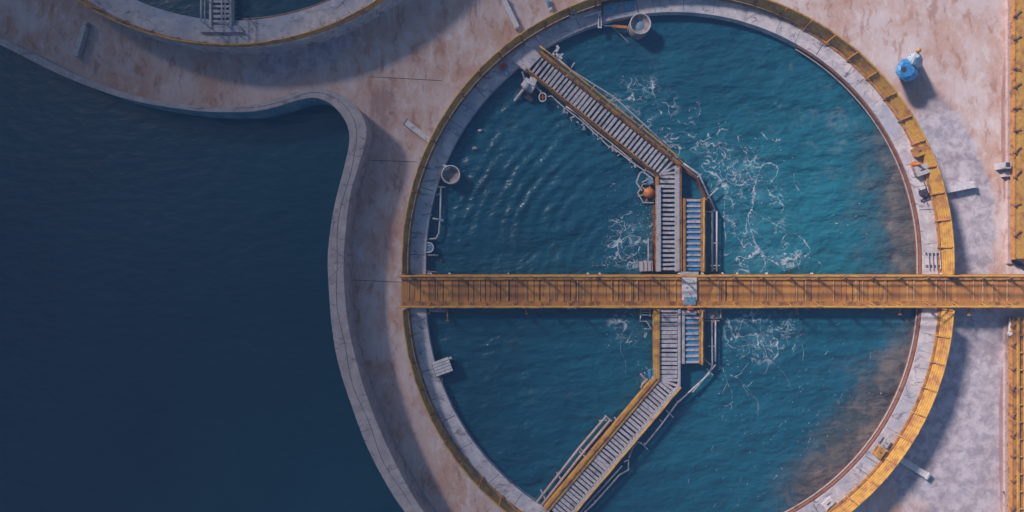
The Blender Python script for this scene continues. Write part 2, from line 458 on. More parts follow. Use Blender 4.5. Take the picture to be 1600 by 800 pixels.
def water_disc(name, ring, mat='tankwater'):
    c = sum(ring, Vector((0,0)))/len(ring)
    mb = MB(); vs = [(c.x,c.y,ZT)] + [(p.x,p.y,ZT) for p in ring]; k = len(ring)
    mb.add(vs, [(0, 1+i, 1+(i+1) % k) for i in range(k)])
    o = mb.build(name, mat)
    for p in o.data.polygons:
        if p.normal.z < 0: p.flip()
    return structure(o)
water_disc('tank_water', oval(RI+.02, CX, CYU, CYL)); water_disc('tank_water', oval(12.97, c2.x, c2.y, c2.y), 'basinwater')

# dark slab joints across the rim of the big tank
mb = MB()
for k in range(58):
    a = k*2*PI/58 + jit(.05)
    cy = CYU if math.sin(a) > 0 else CYL
    d = Vector((math.cos(a), math.sin(a))); m = Vector((-d.y, d.x))*jit(.12)
    p0 = Vector((CX, cy)) + d*(RI+.08); p1 = Vector((CX, cy)) + d*(RO-.2) + m
    w = random.choice((.012,.02,.035))
    mb = MB(); mb.bar((*p0, ZW-.005), (*p1, ZW-.005), w, .017); mb.build('slab_joint', 'dark', main_tank)

def railing(label, path, group='yellow railings on the tank rims', h=.66, z0=ZW, step=1.42):
    t = thing('railing', (*path[len(path)//2], z0), label, 'railing', group)
    path = resample(path, max(40, int(len(path)*1.0)))
    mb = MB()
    lean = .2*h
    for k in range(5):
        f0 = .07 + k*.185; f1 = f0 + .15
        mb.sweep(path, [(-.02-lean*f0,z0+f0*h),(.02-lean*f0,z0+f0*h),(.02-lean*f1,z0+f1*h),(-.02-lean*f1,z0+f1*h)])
    mb.build('slats', 'yellow', t)
    tp = []
    for i, p in enumerate(path):
        q = path[min(i+1, len(path)-1)] - path[max(i-1,0)]; q.normalize(); tp.append(p - Vector((-q.y, q.x))*lean)
    mb = MB(); mb.tube([(p.x,p.y,z0+h+.02) for p in tp], .05, 8).build('top_rail', 'yellow', t, True)
    mb = MB(); mb.sweep(path, [(.05,z0),(.16,z0),(.16,z0+.06),(.05,z0+.06)]).build('kerb_plate', 'rustyellow', t)
    L = sum((b-a).length for a, b in zip(path[:-1], path[1:])); npost = int(L/step)
    pp = resample(path, npost+1)
    for i, p in enumerate(pp):
        q = pp[min(i+1, npost)] - pp[max(i-1,0)]; q.normalize(); nn = Vector((-q.y, q.x))
        mb = MB(); b = p + nn*.06
        tb = b - nn*lean; mb.bar((*b, z0), (*tb, z0+h+.07), .06, .06)
        mb.bar((*(b+nn*.16), z0+.03), (*(b-nn*lean*.5), z0+h*.55), .04, .04)
        mb.build('post', 'rustyellow', t)
    return t
def arc(cx, cy, r, a0, a1, n=120): return [Vector((cx + r*math.cos(math.radians(a0+(a1-a0)*i/n)), cy + r*math.sin(math.radians(a0+(a1-a0)*i/n)))) for i in range(n+1)]
R_F = RO - .06
up = [Vector((CX+R_F, -1.0))] + arc(CX, CYU, R_F, 0, 180) + [Vector((CX-R_F, -.95))]
lo = [Vector((CX-R_F, -2.85))] + arc(CX, CYL, R_F, 184, 356) + [Vector((CX+R_F, -2.85))]
railing('yellow slatted railing round the upper half of the middle tank', up)
railing('yellow slatted railing round the lower half of the middle tank', lo)
railing('dim yellow slatted railing on the rim of the upper left tank', arc(c2.x, c2.y, R_F, 205, 335))

# ------------------------------------------------------------------ orange bridge
y_top = P(0,433,ZD).y; y_bot = P(0,475,ZD).y
x0 = P(627,0,ZD).x; x1 = P(1660,0,ZD).x
br = thing('footbridge', ((x0+x1)/2, (y_top+y_bot)/2, ZD-.3), 'long straight orange footbridge with yellow rails across the middle tank', 'bridge')
mb = MB(); x = x0
while x < x1:
    w = random.uniform(.22, .5)
    mb.box((x+w/2, (y_top+y_bot)/2 + jit(.01), ZD-.03+jit(.008)), (w-random.choice((.015,.03,.06)), abs(y_top-y_bot)-.3, .05), jit(.004)); x += w
mb.build('deck', 'deck', br)
x = x0 + .4
while x < x1:
    mb = MB(); mb.box((x, (y_top+y_bot)/2, ZD+.018), (random.choice((.03,.045,.06)), abs(y_top-y_bot)-.32, .026), jit(.012)); x += random.choice((.35,.5,.8,1.2,1.5)); mb.build('deck_strip', 'tan', br)
for yb, sg in ((y_top, 1), (y_bot, -1)):
    mb = MB()
    mb.box(((x0+x1)/2, yb, ZD-.12), (x1-x0, .3, .4)); mb.build('side_beam', 'rustyellow', br)
    mb = MB()
    mb.box(((x0+x1)/2, yb+sg*.11, ZD+.12), (x1-x0, .035, .16)); mb.build('kick_plate', 'yellow', br)
    for z, r in ((ZD+1.0, .05), (ZD+.52, .035)):
        k = 40
        mb = MB(); mb.tube([(x0+(x1-x0)*i/k, yb+sg*.08+jit(.015), z+jit(.01)) for i in range(k+1)], r, 8).build('rail', 'yellow', br, True)
    npst = 25
    for i in range(npst):
        xx = x0 + .1 + (x1-x0-.2)*i/(npst-1)
        mb = MB(); mb.box((xx, yb+sg*.08, ZD+.56), (.06,.06,.96))
        mb.bar((xx, yb-sg*.1, ZD+.09), (xx, yb+sg*.05, ZD+.5), .04, .03)
        mb.build('post', 'yellow', br)
# hoses and fittings along the bridge edges
mb = MB()
for i in range(46):
    xx = random.uniform(x0+.5, x1-2); sg = random.choice((1,-1,-1)); yb = (y_top + .2) if sg > 0 else (y_bot - .2)
    mb.box((xx, yb, ZD+.02+jit(.04)), (random.uniform(.05,.14), random.uniform(.05,.12), .08), jit(.5))
mb.build('clips', 'white', br)
for px, ln in ((699,18),(822,8),(1115,20),(1245,8),(1406,9),(1514,10)):
    a = P(px,482,ZD-.2); mb = MB(); mb.bar(a, a+Vector((0,-ln/S,0)), .06, .05); mb.box(a+Vector((0,-ln/S,0)), (.16,.06,.06)); mb.build('bracket', 'rustyellow', br)

# ------------------------------------------------------------------ grating walkways
def walkway(label, px_line, width, wide=(0,0), mats=('rustyellow','yellow'), z=ZD, gap=.27, slat=.15, posts=1.3, name='grating_walkway', group='grating walkways', rails=((),())):
    pts = [P2(*p, z) for p in px_line]
    t = thing(name, (*pts[0], z-.3), label, 'walkway', group)
    mb = MB()
    for si, (a, b) in enumerate(zip(pts[:-1], pts[1:])):
        d = (b-a); L = d.length; d.normalize(); n = Vector((-d.y, d.x)); rz = math.atan2(d.y, d.x)
        s = .1 if si == 0 else .35
        while s < L - (.05 if si == len(pts)-2 else .2):
            c = a + d*s
            mb.box((c.x, c.y, z-.02+jit(.008)), (slat*random.uniform(.75,1.15), width-.06, .035), rz+jit(.02)); s += gap*random.uniform(.92,1.08)
    for p0, p1, p2 in zip(pts[:-2], pts[1:-1], pts[2:]):
        a0 = (p1-p0).normalized(); a1 = (p2-p1).normalized()
        for f in (.12, .5, .88):
            d = a0.lerp(a1, f).normalized(); c = p1 + (a1*max(0, f-.5) - a0*max(0, .5-f))*.42
            mb.box((c.x, c.y, z-.03-.01*f), (slat*.8, width+.02, .03), math.atan2(d.y, d.x))
    mb.build('slats', 'grate', t)
    off = []
    for sg in (1,-1):
        line = []
        for i, p in enumerate(pts):
            d0 = (pts[i]-pts[i-1]).normalized() if i else (pts[1]-pts[0]).normalized()
            d1 = (pts[i+1]-pts[i]).normalized() if i < len(pts)-1 else d0
            bis = (d0+d1).normalized(); nn = Vector((-bis.y, bis.x)); k = 1/max(.5, bis.dot(d0))
            line.append(p + nn*sg*(width/2+.06)*k)
        off.append(line)
    for k, (line, sg) in enumerate(zip(off, (1,-1))):
        wb = .12 + wide[k]
        prof = [(-wb/2 if sg < 0 else -.06, z-.28), (.06 if sg < 0 else wb-.06, z-.28), (.06 if sg < 0 else wb-.06, z+.07), (-wb/2 if sg < 0 else -.06, z+.07)]
        if sg < 0: prof = [(.06-wb, z-.28), (.06, z-.28), (.06, z+.07), (.06-wb, z+.07)]
        mb = MB(); mb.sweep(line, prof).build('side_beam', mats[0] if not isinstance(mats[0], tuple) else mats[0][k], t)
        rm = mats[1] if not isinstance(mats[1], tuple) else mats[1][k]
        for seg, hh in rails[k]:
            ll = resample(line[seg:seg+2], 14)
            for fz, r in ((1.0,.042),(.62,.03)):
                mb = MB(); mb.tube([(p.x+jit(.012), p.y+jit(.012), z+hh*fz) for p in ll], r, 8); mb.build('rail', rm, t, True)
            L = (line[seg+1]-line[seg]).length; m = max(2, int(L/posts)+1)
            for p in resample(line[seg:seg+2], m):
                mb = MB(); mb.box((p.x, p.y, z+.03+hh/2), (.05,.05,hh)); mb.build('post', rm, t)
    # trusses below: cross bearers and legs down to the tank floor
    for p, q in zip(resample(off[0], 6), resample(off[1], 6)):
        mb = MB(); mb.bar((*p, z-.2), (*q, z-.2), .08, .1); mb.build('bearer', 'dark', t)
    return t, pts, off
w1, w1p, w1o = walkway('long pale grating walkway from the upper left rim, bending down to the bridge', [(832,96),(1044,266),(1044,424)], 1.02, (.08,.0), (('rustyellow','rustyellow'),('yellow','rustyellow')), gap=.245, slat=.15, rails=(((0,1.0),),((0,.25),)))
w2, w2p, w2o = walkway('pale grating walkway below the bridge, bending off to the lower left rim', [(1045,483),(1045,598),(868,808)], .98, (.0,.2), (('pale','yellow'),('yellow','yellow')), gap=.235, slat=.17, rails=(((1,.3),),()))
w3, w3p, w3o = walkway('short blue tinted ladder walkway beside the foam, above the bridge', [(1083,310),(1083,424)], .86, (.12,.0), (('rustyellow','rustyellow'),('yellow','rustyellow')), gap=.29, slat=.12, rails=(((0,.3),),()))
w4, w4p, w4o = walkway('short ladder walkway below the bridge, next to the thin pipe frame', [(1081,484),(1081,568)], .82, (.12,0), (('rustyellow','pale'),('yellow','yellow')), gap=.3, slat=.12, rails=(((0,.3),),()))
w5, w5p, w5o = walkway('dim grey grating walkway on the tank at the upper left', [(345,44),(345,-150)], .95, (0,0), (('pale','pale'),('pale','pale')), gap=.27, slat=.15, rails=(((0,.9),),((0,.9),)))
for t_, o_ in ((w3, w3p), (w4, w4p)):
    a = P2(1068,0,.9).x; mb = MB()
    p, q = o_[0], o_[1]
    mb.box(((p.x+q.x)/2, (p.y+q.y)/2, ZD-.09), (.84, abs(p.y-q.y)-.1, .04)); mb.build('trough', 'trough', t_)
# pale inner side plates on the vertical leg of the upper walkway
mb = MB()
a = P(1029,290,ZD+.09); b = P(1029,424,ZD+.09); mb.bar(a, b, .22, .06)
a = P(1058,262,ZD+.09); b = P(1058,424,ZD+.09); mb.bar(a, b, .24, .06)
mb.build('cover_plate', 'pale', w1)
mb = MB(); a = P(1028,484,ZD+.09); b = P(1028,592,ZD+.09); mb.bar(a, b, .16, .06); mb.build('cover_plate', 'yellow', w2)
mb = MB(); la = [w2o[1][1].lerp(w2o[0][1], -.14), w2o[1][2].lerp(w2o[0][2], -.14)]; mb.bar((*la[0], ZD+.1), (*la[1], ZD+.1), .07, .05); mb.build('toe_strip', 'rustyellow', w2)
# landing slabs
mb = MB(); q = [P2(*p, ZD) for p in ((798,92),(824,66),(846,88),(822,112))]; mb.prism(q, ZW-.1, ZD+.02); mb.build('landing', 'rim', w1)
mb = MB(); q = [P2(*p, ZD) for p in ((318,40),(374,40),(380,50),(312,50))]; mb.prism(q, ZW-.05, ZD); mb.build('landing', 'rim', w5)

# white gate in the middle of the bridge
t = thing('gate_hatch', P(1077,448,ZD), 'white hatch cover lying across the middle of the orange bridge', 'hatch')
mb = MB(); c = P(1077,450,ZD+.1); mb.box(c, (.78,1.3,.07)); mb.build('cover', 'white', t)
mb = MB()
for i in range(14): mb.box((c.x+jit(.28), c.y+jit(.5), c.z+.04), (random.uniform(.02,.07), random.uniform(.02,.05), .012), jit(1))
mb.build('specks', 'dark', t)
mb = MB(); c2_ = P(1077,428,ZD+.1); mb.box(c2_, (.95,.24,.12)); mb.build('head_frame', 'pale', t)
t = thing('winch', P(1078,474,ZD), 'small blue and red winch below the white hatch on the bridge', 'winch')
mb = MB(); c = P(1077,470,ZD+.1); mb.box(c, (.62,.42,.16)); mb.build('housing', 'bluepaint', t)
mb = MB(); c = P(1079,481,ZD+.14); mb.lathe(c-Vector((0,0,.08)), [(.16,0),(.19,.06),(.19,.14),(.1,.2)], 14); mb.build('drum', 'red', t, True)
mb = MB(); c = P(1078,489,ZD+.08); mb.box(c, (.66,.16,.1)); mb.build('base', 'white', t)

# ------------------------------------------------------------------ pipe frames over the water
def pipe_thing(name, label, cat, lines, r, mat, z, part='pipe', group=None, stubs=0):
    first = P(*lines[0][0], z)
    t = thing(name, first - Vector((0,0,.3)), label, cat, group)
    for ln in lines:
        mb = MB(); mb.tube([P(*p, z) for p in ln], r, 8); mb.build(part, mat, t, True)
    return t
def legs(t, pts, z, r=.035, mat='pale'):
    for p in pts:
        a = P(*p, z); mb = MB(); mb.tube([(a.x,a.y,ZT-.4), (a.x,a.y,z)], r, 8); mb.build('leg', mat, t, True)
t = pipe_thing('bent_pipework', 'bent rusty double pipe frame right of the short upper ladder walkway', 'pipe frame', [[(1062,256),(1088,276),(1112,326)],[(1060,250),(1092,272),(1118,330)],[(1113,330),(1113,424)],[(1120,330),(1120,424)]], .05, 'rust', .95, group='pipe frames')
for c_ in list(t.children)[1:]: c_.data.materials[0] = M['pale']
mb = MB()
for a, b in (((1062,254),(1066,254)),((1090,277),(1096,272)),((1112,327),(1120,331)),((1103,312),(1122,294)),((1111,380),(1122,380)),((1100,330),(1112,331)),((1110,415),(1124,415))): mb.tube([P(*a,.95), P(*b,.95)], .035, 6)
mb.build('cross_tubes', 'pale', t); legs(t, [(1090,276),(1116,330),(1116,420)], .95)
mb = MB(); mb.bar(P(1064,262,.8), P(1090,280,.8), .16, .2); mb.bar(P(1090,282,.8), P(1112,330,.8), .14, .2); mb.build('skirt', 'rust', t)
t = pipe_thing('bent_pipework', 'thin bent pipe rail trailing below the bridge to the lower rim', 'pipe frame', [[(1112,500),(1113,570),(1108,584),(1058,630),(1030,668),(1008,695)],[(1118,500),(1118,565)],[(1118,570),(1082,613)],[(1006,695),(996,690),(988,700),(983,715)],[(975,722),(982,718),(982,734),(968,742),(930,785),(908,806)],[(972,728),(920,785),(902,806)]], .045, 'pale', .95, group='pipe frames')
mb = MB()
for a, b in (((1100,560),(1112,572)),((1104,576),(1114,586)),((1040,640),(1052,652)),((1000,690),(1012,702)),((1105,541),(1118,541)),((1030,655),(1036,660))): mb.tube([P(*a,.95), P(*b,.95)], .03, 6)
mb.build('cross_tubes', 'pale', t); legs(t, [(1113,570),(1060,628),(1008,695),(930,785)], .95)
t = pipe_thing('double_pipe', 'pair of pale parallel pipes left of the lower grating walkway', 'pipes', [[(947,651),(905,700),(838,786)],[(954,656),(912,706),(846,790)]], .07, 'pink', .9, group='pipe frames')
mb = MB()
for a, b in (((945,649),(956,658)),((904,698),(914,708)),((936,658),(948,656)),((870,738),(876,748)),((845,765),(852,780)),((905,705),(915,714)),((960,652),(972,666))):
    mb = MB(); mb.tube([P(*a,.9), P(*b,.9)], .045, 6); mb.build('clamp', 'pale', t)
legs(t, [(950,654),(908,703),(852,780)], .9)
t = pipe_thing('hand_pipe', 'pale pipe rail beside the upper right edge of the long walkway', 'pipe rail', [[(872,92),(893,110),(960,152),(1006,194),(1052,237)],[(870,90),(876,84)],[(893,106),(898,98)]], .04, 'pale', ZD+.3)
mb = MB()
for a, b in (((892,112),(884,120)),((960,153),(952,160)),((1006,194),(998,202)),((1046,232),(1040,240)),((930,133),(924,140))): mb.tube([P(*a,ZD+.3), P(*b,ZD+.3)], .03, 6)
mb.build('brackets', 'pale', t)
t = pipe_thing('cable_run', 'loose white cables hanging along the lower left edge of the long walkway', 'cables', [[(848,152),(862,150),(872,160),(884,170),(900,182),(910,190),(926,205),(950,228),(960,232),(985,252),(1000,262),(1015,272)],[(884,166),(902,178),(925,200),(953,222),(975,240),(995,258)]], .032, 'white', .85)
mb = MB()
for i in range(34):
    f = random.random(); q = P(864+f*140+jit(5), 158+f*108+jit(5), .86); mb.box(q, (random.uniform(.05,.22), random.uniform(.04,.1), .05), jit(1.5))
mb.build('ties', 'pale', t)
t = pipe_thing('pipe_loop', 'pale rectangular pipe loop on the water by the left rim', 'pipe loop', [[(689,292),(688,340),(686,364),(681,373),(660,374)],[(679,291),(696,293)],[(668,335),(675,336)],[(675,341),(690,344)],[(658,398),(685,399)],[(659,372),(657,418)],[(654,376),(654,388)],[(655,424),(683,425)],[(664,424),(664,408)],[(660,424),(672,424)]], .05, 'pale', .85)
legs(t, [(689,300),(686,364),(683,399)], .85)
mb = MB(); mb.box(P(690,344,.85), (.22,.14,.12)); mb.box(P(684,304,.82), (.3,.1,.08), .3); mb.build('clamps', 'bluepaint', t)
t = pipe_thing('pipe_bracket', 'small pale bracket hanging under the bridge by the left rim', 'bracket', [[(671,482),(671,490),(662,490)],[(672,484),(697,484)],[(672,486),(697,487)]], .04, 'pale', .85)
t = thing('access_ladder', P(1006,485,.7), 'small dark ladder below the bridge left of the lower walkway', 'ladder')
mb = MB()
for x in (1001, 1016): mb.bar(P(x,482,.85), P(x,494,.85), .06, .06)
mb.build('stile', 'pale', t)
mb = MB()
for y in (484,488,492): mb.bar(P(1001,y,.86), P(1016,y,.86), .05, .04)
mb.build('rungs', 'pale', t)
mb = MB(); mb.tube([P(1001,494,.85), P(1000,502,.85), P(1010,502,.85), P(1018,514,.7)], .035, 6); mb.build('hook', 'white', t)
t = thing('intake_frame', P(1113,489,.7), 'blue framed box under the bridge right of the lower ladder walkway', 'frame')
mb = MB(); mb.box(P(1114,489,.8), (.66,.46,.06)); mb.build('screen', 'bluepaint', t)
mb = MB()
for a, b in (((1102,482),(1102,497)),((1126,480),(1126,497)),((1102,497),(1126,497)),((1102,501),(1124,501))): mb.bar(P(*a,.86), P(*b,.86), .06, .06)
mb.build('frame', 'pale', t)

# ------------------------------------------------------------------ equipment in and on the tank
# round scum hopper with orange arm near the top
t = thing('scum_hopper', P(998,40,ZT), 'round white hopper with an orange arm standing in the water near the top rim', 'hopper')
c = P(996,46,ZT)
mb = MB(); mb.lathe(c-Vector((0,0,.3)), [(.02,0),(.5,.02),(.56,.3),(.56,.98),(.51,1.0),(.49,.9),(.1,.72),(.02,.7)], 32); mb.build('drum', 'weathered', t, True)
mb = MB(); tp = c + Vector((0,0,.62)); mb.tube([tp+Vector((.54*math.cos(a*PI/12), .54*math.sin(a*PI/12), .08)) for a in range(24)], .04, 6, True); mb.build('rim_ring', 'pale', t, True)
mb = MB(); mb.lathe(c+Vector((0,0,.45)), [(.3,0),(.26,.06),(.02,.1)], 12); mb.build('cone', 'bluepaint', t)
mb = MB(); mb.bar(P(957,41,ZT+.3), P(980,43,ZT+.3), .14, .1); mb.build('arm', 'orange', t)
mb = MB(); mb.tube([P(958,43,ZT+.15), P(982,66,ZT+.02)], .02, 5); mb.tube([P(940,40,ZT+.3), P(960,41,ZT+.3)], .02, 5); mb.build('stay', 'pale', t)
# blue sluice and white post
t = thing('sluice_gate', P(965,8,ZW), 'blue stained sluice box set in the top rim left of the hopper', 'sluice')
q = [P2(*p, ZW) for p in ((941,6),(941,28),(966,20),(990,16),(990,2),(962,2))]
mb = MB(); mb.prism(q, ZW-.2, ZW+.05); mb.build('box', 'bluepaint', t)
mb = MB(); mb.bar(P(940,4,ZW+.1), P(992,-2,ZW+.1), .12, .1); mb.bar(P(941,2,ZW+.1), P(941,30,ZW+.1), .1, .1); mb.build('frame', 'dark', t)
t = thing('gauge_post', P(938,28,ZW), 'white gauge post hanging over the inner edge of the top rim', 'post')
mb = MB(); mb.bar(P(937,18,ZW+.06), P(937,44,ZW+.06), .2, .06); mb.build('plate', 'white', t)
mb = MB(); mb.bar(P(937,26,ZW+.1), P(937,41,ZW+.1), .06, .03); mb.build('slot', 'dark', t)
mb = MB(); mb.bar(P(912,26,ZW+.12), P(940,18,ZW+.12), .08, .06); mb.build('arm', 'white', t)
# pump float upper left
t = thing('surface_pump', P(824,138,ZT), 'white pump unit on the water beside the upper end of the long walkway', 'pump')
mb = MB(); mb.box(P(826,134,ZT+.3), (.7,.5,.4), -.6); mb.box(P(832,128,ZT+.45), (.4,.4,.25), -.4); mb.build('body', 'white', t)
mb = MB(); mb.lathe(P(822,136,ZT+.45), [(.2,0),(.2,.15),(.12,.22),(.02,.24)], 14); mb.build('motor', 'pale', t, True)
mb = MB(); mb.tube([P(816,112,ZW+.2), P(820,124,ZT+.4)], .05, 6); mb.tube([P(818,140,ZT+.3), P(804,158,ZT+.1)], .08, 8); mb.tube([P(836,134,ZT+.3), P(846,144,ZT+.3)], .06, 6); mb.build('hose', 'pale', t)
mb = MB(); mb.box(P(824,146,ZT+.1), (.9,.6,.16), -.6); mb.build('float', 'dark', t)
t = thing('ring_valve', P(848,152,ZT+.2), 'small valve wheel on the water next to the white pump unit', 'wheel')
mb = MB(); c = P(848,152,ZT+.35); mb.tube([c+Vector((.19*math.cos(a*PI/9), .24*math.sin(a*PI/9), .03*math.sin(a))) for a in range(18)], .035, 6, True); mb.build('ring', 'white', t, True)
mb = MB(); mb.bar(c+Vector((-.17,0,0)), c+Vector((.17,0,0)), .04, .04); mb.bar(c+Vector((0,-.2,0)), c+Vector((0,.2,0)), .04, .04); mb.tube([c, c-Vector((0,0,.5))], .04, 6); mb.build('spokes', 'orange', t)
t = thing('rail_bracket', P(870,82,ZD), 'white forked bracket above the upper end of the long walkway', 'bracket')
mb = MB(); mb.bar(P(872,76,ZD), P(864,86,ZD), .14, .1); mb.bar(P(866,82,ZD), P(878,92,ZD), .12, .1); mb.bar(P(870,75,ZD), P(873,73,ZD), .2, .12); mb.bar(P(875,88,ZD), P(880,84,ZD), .08, .08); mb.build('fork', 'white', t)
# round basin on the left rim
t = thing('round_basin', P(706,274,ZT), 'round pale basin standing in the water at the left rim', 'basin')
c = P(706,275,ZT)
mb = MB(); mb.lathe(c-Vector((0,0,.3)), [(.02,0),(.46,.02),(.5,.3),(.5,.8),(.44,.82),(.42,.6),(.1,.5),(.02,.5)], 28); mb.build('bowl', 'weathered', t, True)
mb = MB(); mb.tube([c+Vector((.48*math.cos(a*PI/12), .48*math.sin(a*PI/12), .52)) for a in range(24)], .035, 6, True); mb.build('rim_ring', 'white', t, True)
mb = MB(); mb.bar(P(692,258,ZW+.05), P(703,262,ZW+.05), .12, .08); mb.bar(P(694,266,ZW+.05), P(700,262,ZW+.05), .12, .08); mb.bar(P(692,270,ZW+.05), P(697,258,ZW+.05), .06, .06); mb.build('bracket', 'white', t)
t = thing('valve_drum', P(671,386,ZT), 'small round blue topped drum inside the pipe loop at the left rim', 'drum')
c = P(671,387,ZT)
mb = MB(); mb.lathe(c-Vector((0,0,.3)), [(.02,0),(.27,.02),(.27,.6),(.24,.62),(.02,.6)], 20); mb.build('shell', 'bluepaint', t, True)
mb = MB(); mb.tube([c+Vector((.27*math.cos(a*PI/10), .27*math.sin(a*PI/10), .33)) for a in range(20)], .035, 6, True)
mb.tube([c+Vector((.12*math.cos(a*PI/10), .12*math.sin(a*PI/10), .33)) for a in range(15)], .02, 6); mb.build('coil', 'white', t, True)
# slatted box on lower left rim
t = thing('slatted_box', P(692,573,ZT), 'pale slatted box fixed to the lower left inner rim', 'box')
rz = math.radians(20)
mb = MB(); mb.box(P(691,573,ZT+.3), (.9,.8,.5), rz); mb.build('body', 'dark', t)
mb = MB(); R_ = Matrix.Rotation(rz, 3, 'Z'); c = P(691,573,ZT+.57)
for k in range(5): mb.box(c + R_ @ Vector((0, -.32+k*.16, 0)), (.94,.135,.04), rz)
mb.build('lid', 'white', t)
mb = MB(); mb.tube([P(700,562,ZT+.3), P(706,559,ZT+.3)], .09, 8); mb.tube([P(690,590,ZT+.2), P(690,602,ZT+.2)], .07, 8); mb.build('spout', 'pale', t)
# aerators next to the walkways
def aerator(label, px, py, mats):
    t = thing('aerator', P(px,py,ZT), label, 'aerator', 'aerators by the walkways')
    c = P(px,py,ZT)
    mb = MB(); mb.lathe(c-Vector((0,0,.2)), [(.02,0),(.24,0),(.28,.3),(.28,.5),(.16,.62),(.02,.66)], 16); mb.build('motor', mats[0], t, True)
    mb = MB()
    for k in range(6):
        a = k*PI/3+.3; d = Vector((math.cos(a), math.sin(a), 0)); mb.bar(c+d*.2+Vector((0,0,.2)), c+d*random.uniform(.45,.7)+Vector((0,0,.05)), .07, .06)
    mb.build('arms', mats[1], t)
    mb = MB()
    for k in range(6):
        a = k*PI/3; b = a+PI/3; r1 = random.uniform(.5,.68); mb.tube([c+Vector((r1*math.cos(a), r1*math.sin(a), .1)), c+Vector((r1*math.cos(b), r1*math.sin(b), .1))], .035, 6)
    mb.build('float_ring', mats[2], t)
    return t
aerator('orange capped aerator in a pale frame at the bend of the upper walkway', 1012, 302, ('orange','rustyellow','pale'))
t = thing('pump_frame', P(1010,278,ZT), 'pale broken frame on the water just above the orange aerator', 'frame')
mb = MB()
for a, b in (((1000,270),(1018,262)),((1000,270),(994,285)),((994,285),(1003,298)),((1018,262),(1026,272)),((1004,268),(1020,280)),((1008,264),(1024,276)),((1003,285),(1012,280))): mb.bar(P(*a,ZT+.3), P(*b,ZT+.3), .07, .06)
mb.build('tubes', 'pale', t)
mb = MB(); mb.box(P(1015,282,ZT+.2), (.3,.4,.2), .4); mb.build('box', 'bluepaint', t)
t = thing('blue_pump', P(1018,585,ZT), 'blue pump box spraying water at the bend of the lower walkway', 'pump')
mb = MB(); mb.box(P(1019,585,ZT+.2), (.36,.55,.4), .1); mb.build('body', 'blue', t)
mb = MB(); mb.box(P(1015,583,ZT+.44), (.12,.4,.06), .1); mb.lathe(P(1020,590,ZT+.38), [(.1,0),(.1,.1),(.02,.14)], 10); mb.build('cap', 'bluepaint', t)
mb = MB(); mb.tube([P(1012,592,ZT+.3), P(1004,600,ZT+.2), P(1002,606,ZT+.1)], .06, 8); mb.tube([P(1001,584,ZT+.3), P(1010,594,ZT+.3)], .05, 8); mb.build('nozzle', 'pink', t)
t = thing('concrete_block', P(1008,416,ZT), 'pinkish block with a pale pole standing in the water above the bridge', 'block')
mb = MB(); mb.box(P(1009,416,ZT+.15), (.62,.55,.5), .05); mb.build('block', 'pink', t)
mb = MB()
for k in range(3): mb.box(P(1003+k*6,416,ZT+.43), (.12,.5,.06), .05)
mb.build('ribs', 'pale', t)
mb = MB(); mb.tube([P(1013,372,ZT+.4), P(1013,408,ZT+.4)], .035, 6); mb.build('pole', 'pale', t)
t = thing('rusty_strip', P(1021,360,ZT), 'narrow rusty float strip along the left side of the upper walkway', 'strip')
mb = MB()
for k in range(26): mb.box(P(1022+jit(1.5), 322+k*3.8, ZT+.1), (random.uniform(.12,.26), .11, .12), jit(.3))
mb.build('floats', 'rust', t)
t = thing('rusty_strip', P(1026,530,ZT), 'narrow yellow float strip along the left side of the lower walkway', 'strip')
mb = MB()
for k in range(18): mb.box(P(1025+jit(1.2), 520+k*3.6, ZT+.1), (random.uniform(.1,.2), .11, .12), jit(.3))
mb.build('floats', 'rustyellow', t)
def debris(px, py, label, mat, s):
    mb = MB(); c = P(px,py,ZT+.02)
    ring = [(1.0*math.cos(a)*s*random.uniform(.7,1.1), .55*math.sin(a)*s*random.uniform(.7,1.1)) for a in [k*PI/4 for k in range(8)]]
    mb.loft([[c+Vector((x,y,-.02)) for x,y in ring], [c+Vector((x*1.05,y*1.05,.05)) for x,y in ring], [c+Vector((x*.5,y*.5,.1)) for x,y in ring]])
    return tag(mb.build('floating_scrap', mat), label, 'scrap', 'scraps floating in the left bays')
debris(750,204,'white scrap floating in the upper left bay nearer the rim','white',.16)
debris(742,232,'pinkish scrap floating right of the round basin','pink',.17)
debris(708,636,'small red scrap floating by the lower left rim','red',.12)
debris(690,407,'tiny rusty scrap floating below the small round drum','rust',.1)

# on the rims
def rim_box(name, label, cat, px, py, size, rz, mat, lid, z=ZW):
    t = thing(name, P(px,py,z), label, cat)
    c = P(px,py,z+size[2]); mb = MB(); mb.box(c-Vector((0,0,size[2]/2)), size, rz); mb.build('body', mat, t)
    mb = MB(); mb.box(c+Vector((0,0,.022)), (size[0]+.05, size[1]+.05, .04), rz); mb.build('lid', lid, t)
    mb = MB(); mb.box(c+Vector((0,0,.055)), (size[0]*.4,.04,.03), rz); mb.build('handle', 'dark', t)
    return t
rim_box('control_box', 'pale control cabinet on the right rim beside the orange cone', 'cabinet', 1441,265, (.7,.5,.22), .35, 'weathered','pale')
rim_box('valve_box', 'dull yellow valve box on the right rim above the pale cabinet', 'box', 1437,236, (.45,.45,.3), .4, 'rustyellow','yellow')
rim_box('valve_box', 'yellow box on the lower right rim', 'box', 1375,707, (.36,.55,.25), -.6, 'rustyellow','yellow')
rim_box('tool_box', 'dark grey box beside the yellow box on the lower right rim', 'box', 1384,692, (.3,.4,.2), -.6, 'dark','pale')
rim_box('sensor_box', 'small dark box among cables on the right rim below the cabinet', 'box', 1444,300, (.3,.25,.2), .3, 'dark','dark')
rim_box('hatch_box', 'long pale hatch on the lowest part of the right rim', 'hatch', 1294,786, (.6,.35,.08), .75, 'pale','white')
rim_box('tool_box', 'red toolbox on the upper left rim below the landing', 'box', 786,104, (.34,.22,.15), .8, 'red','red')
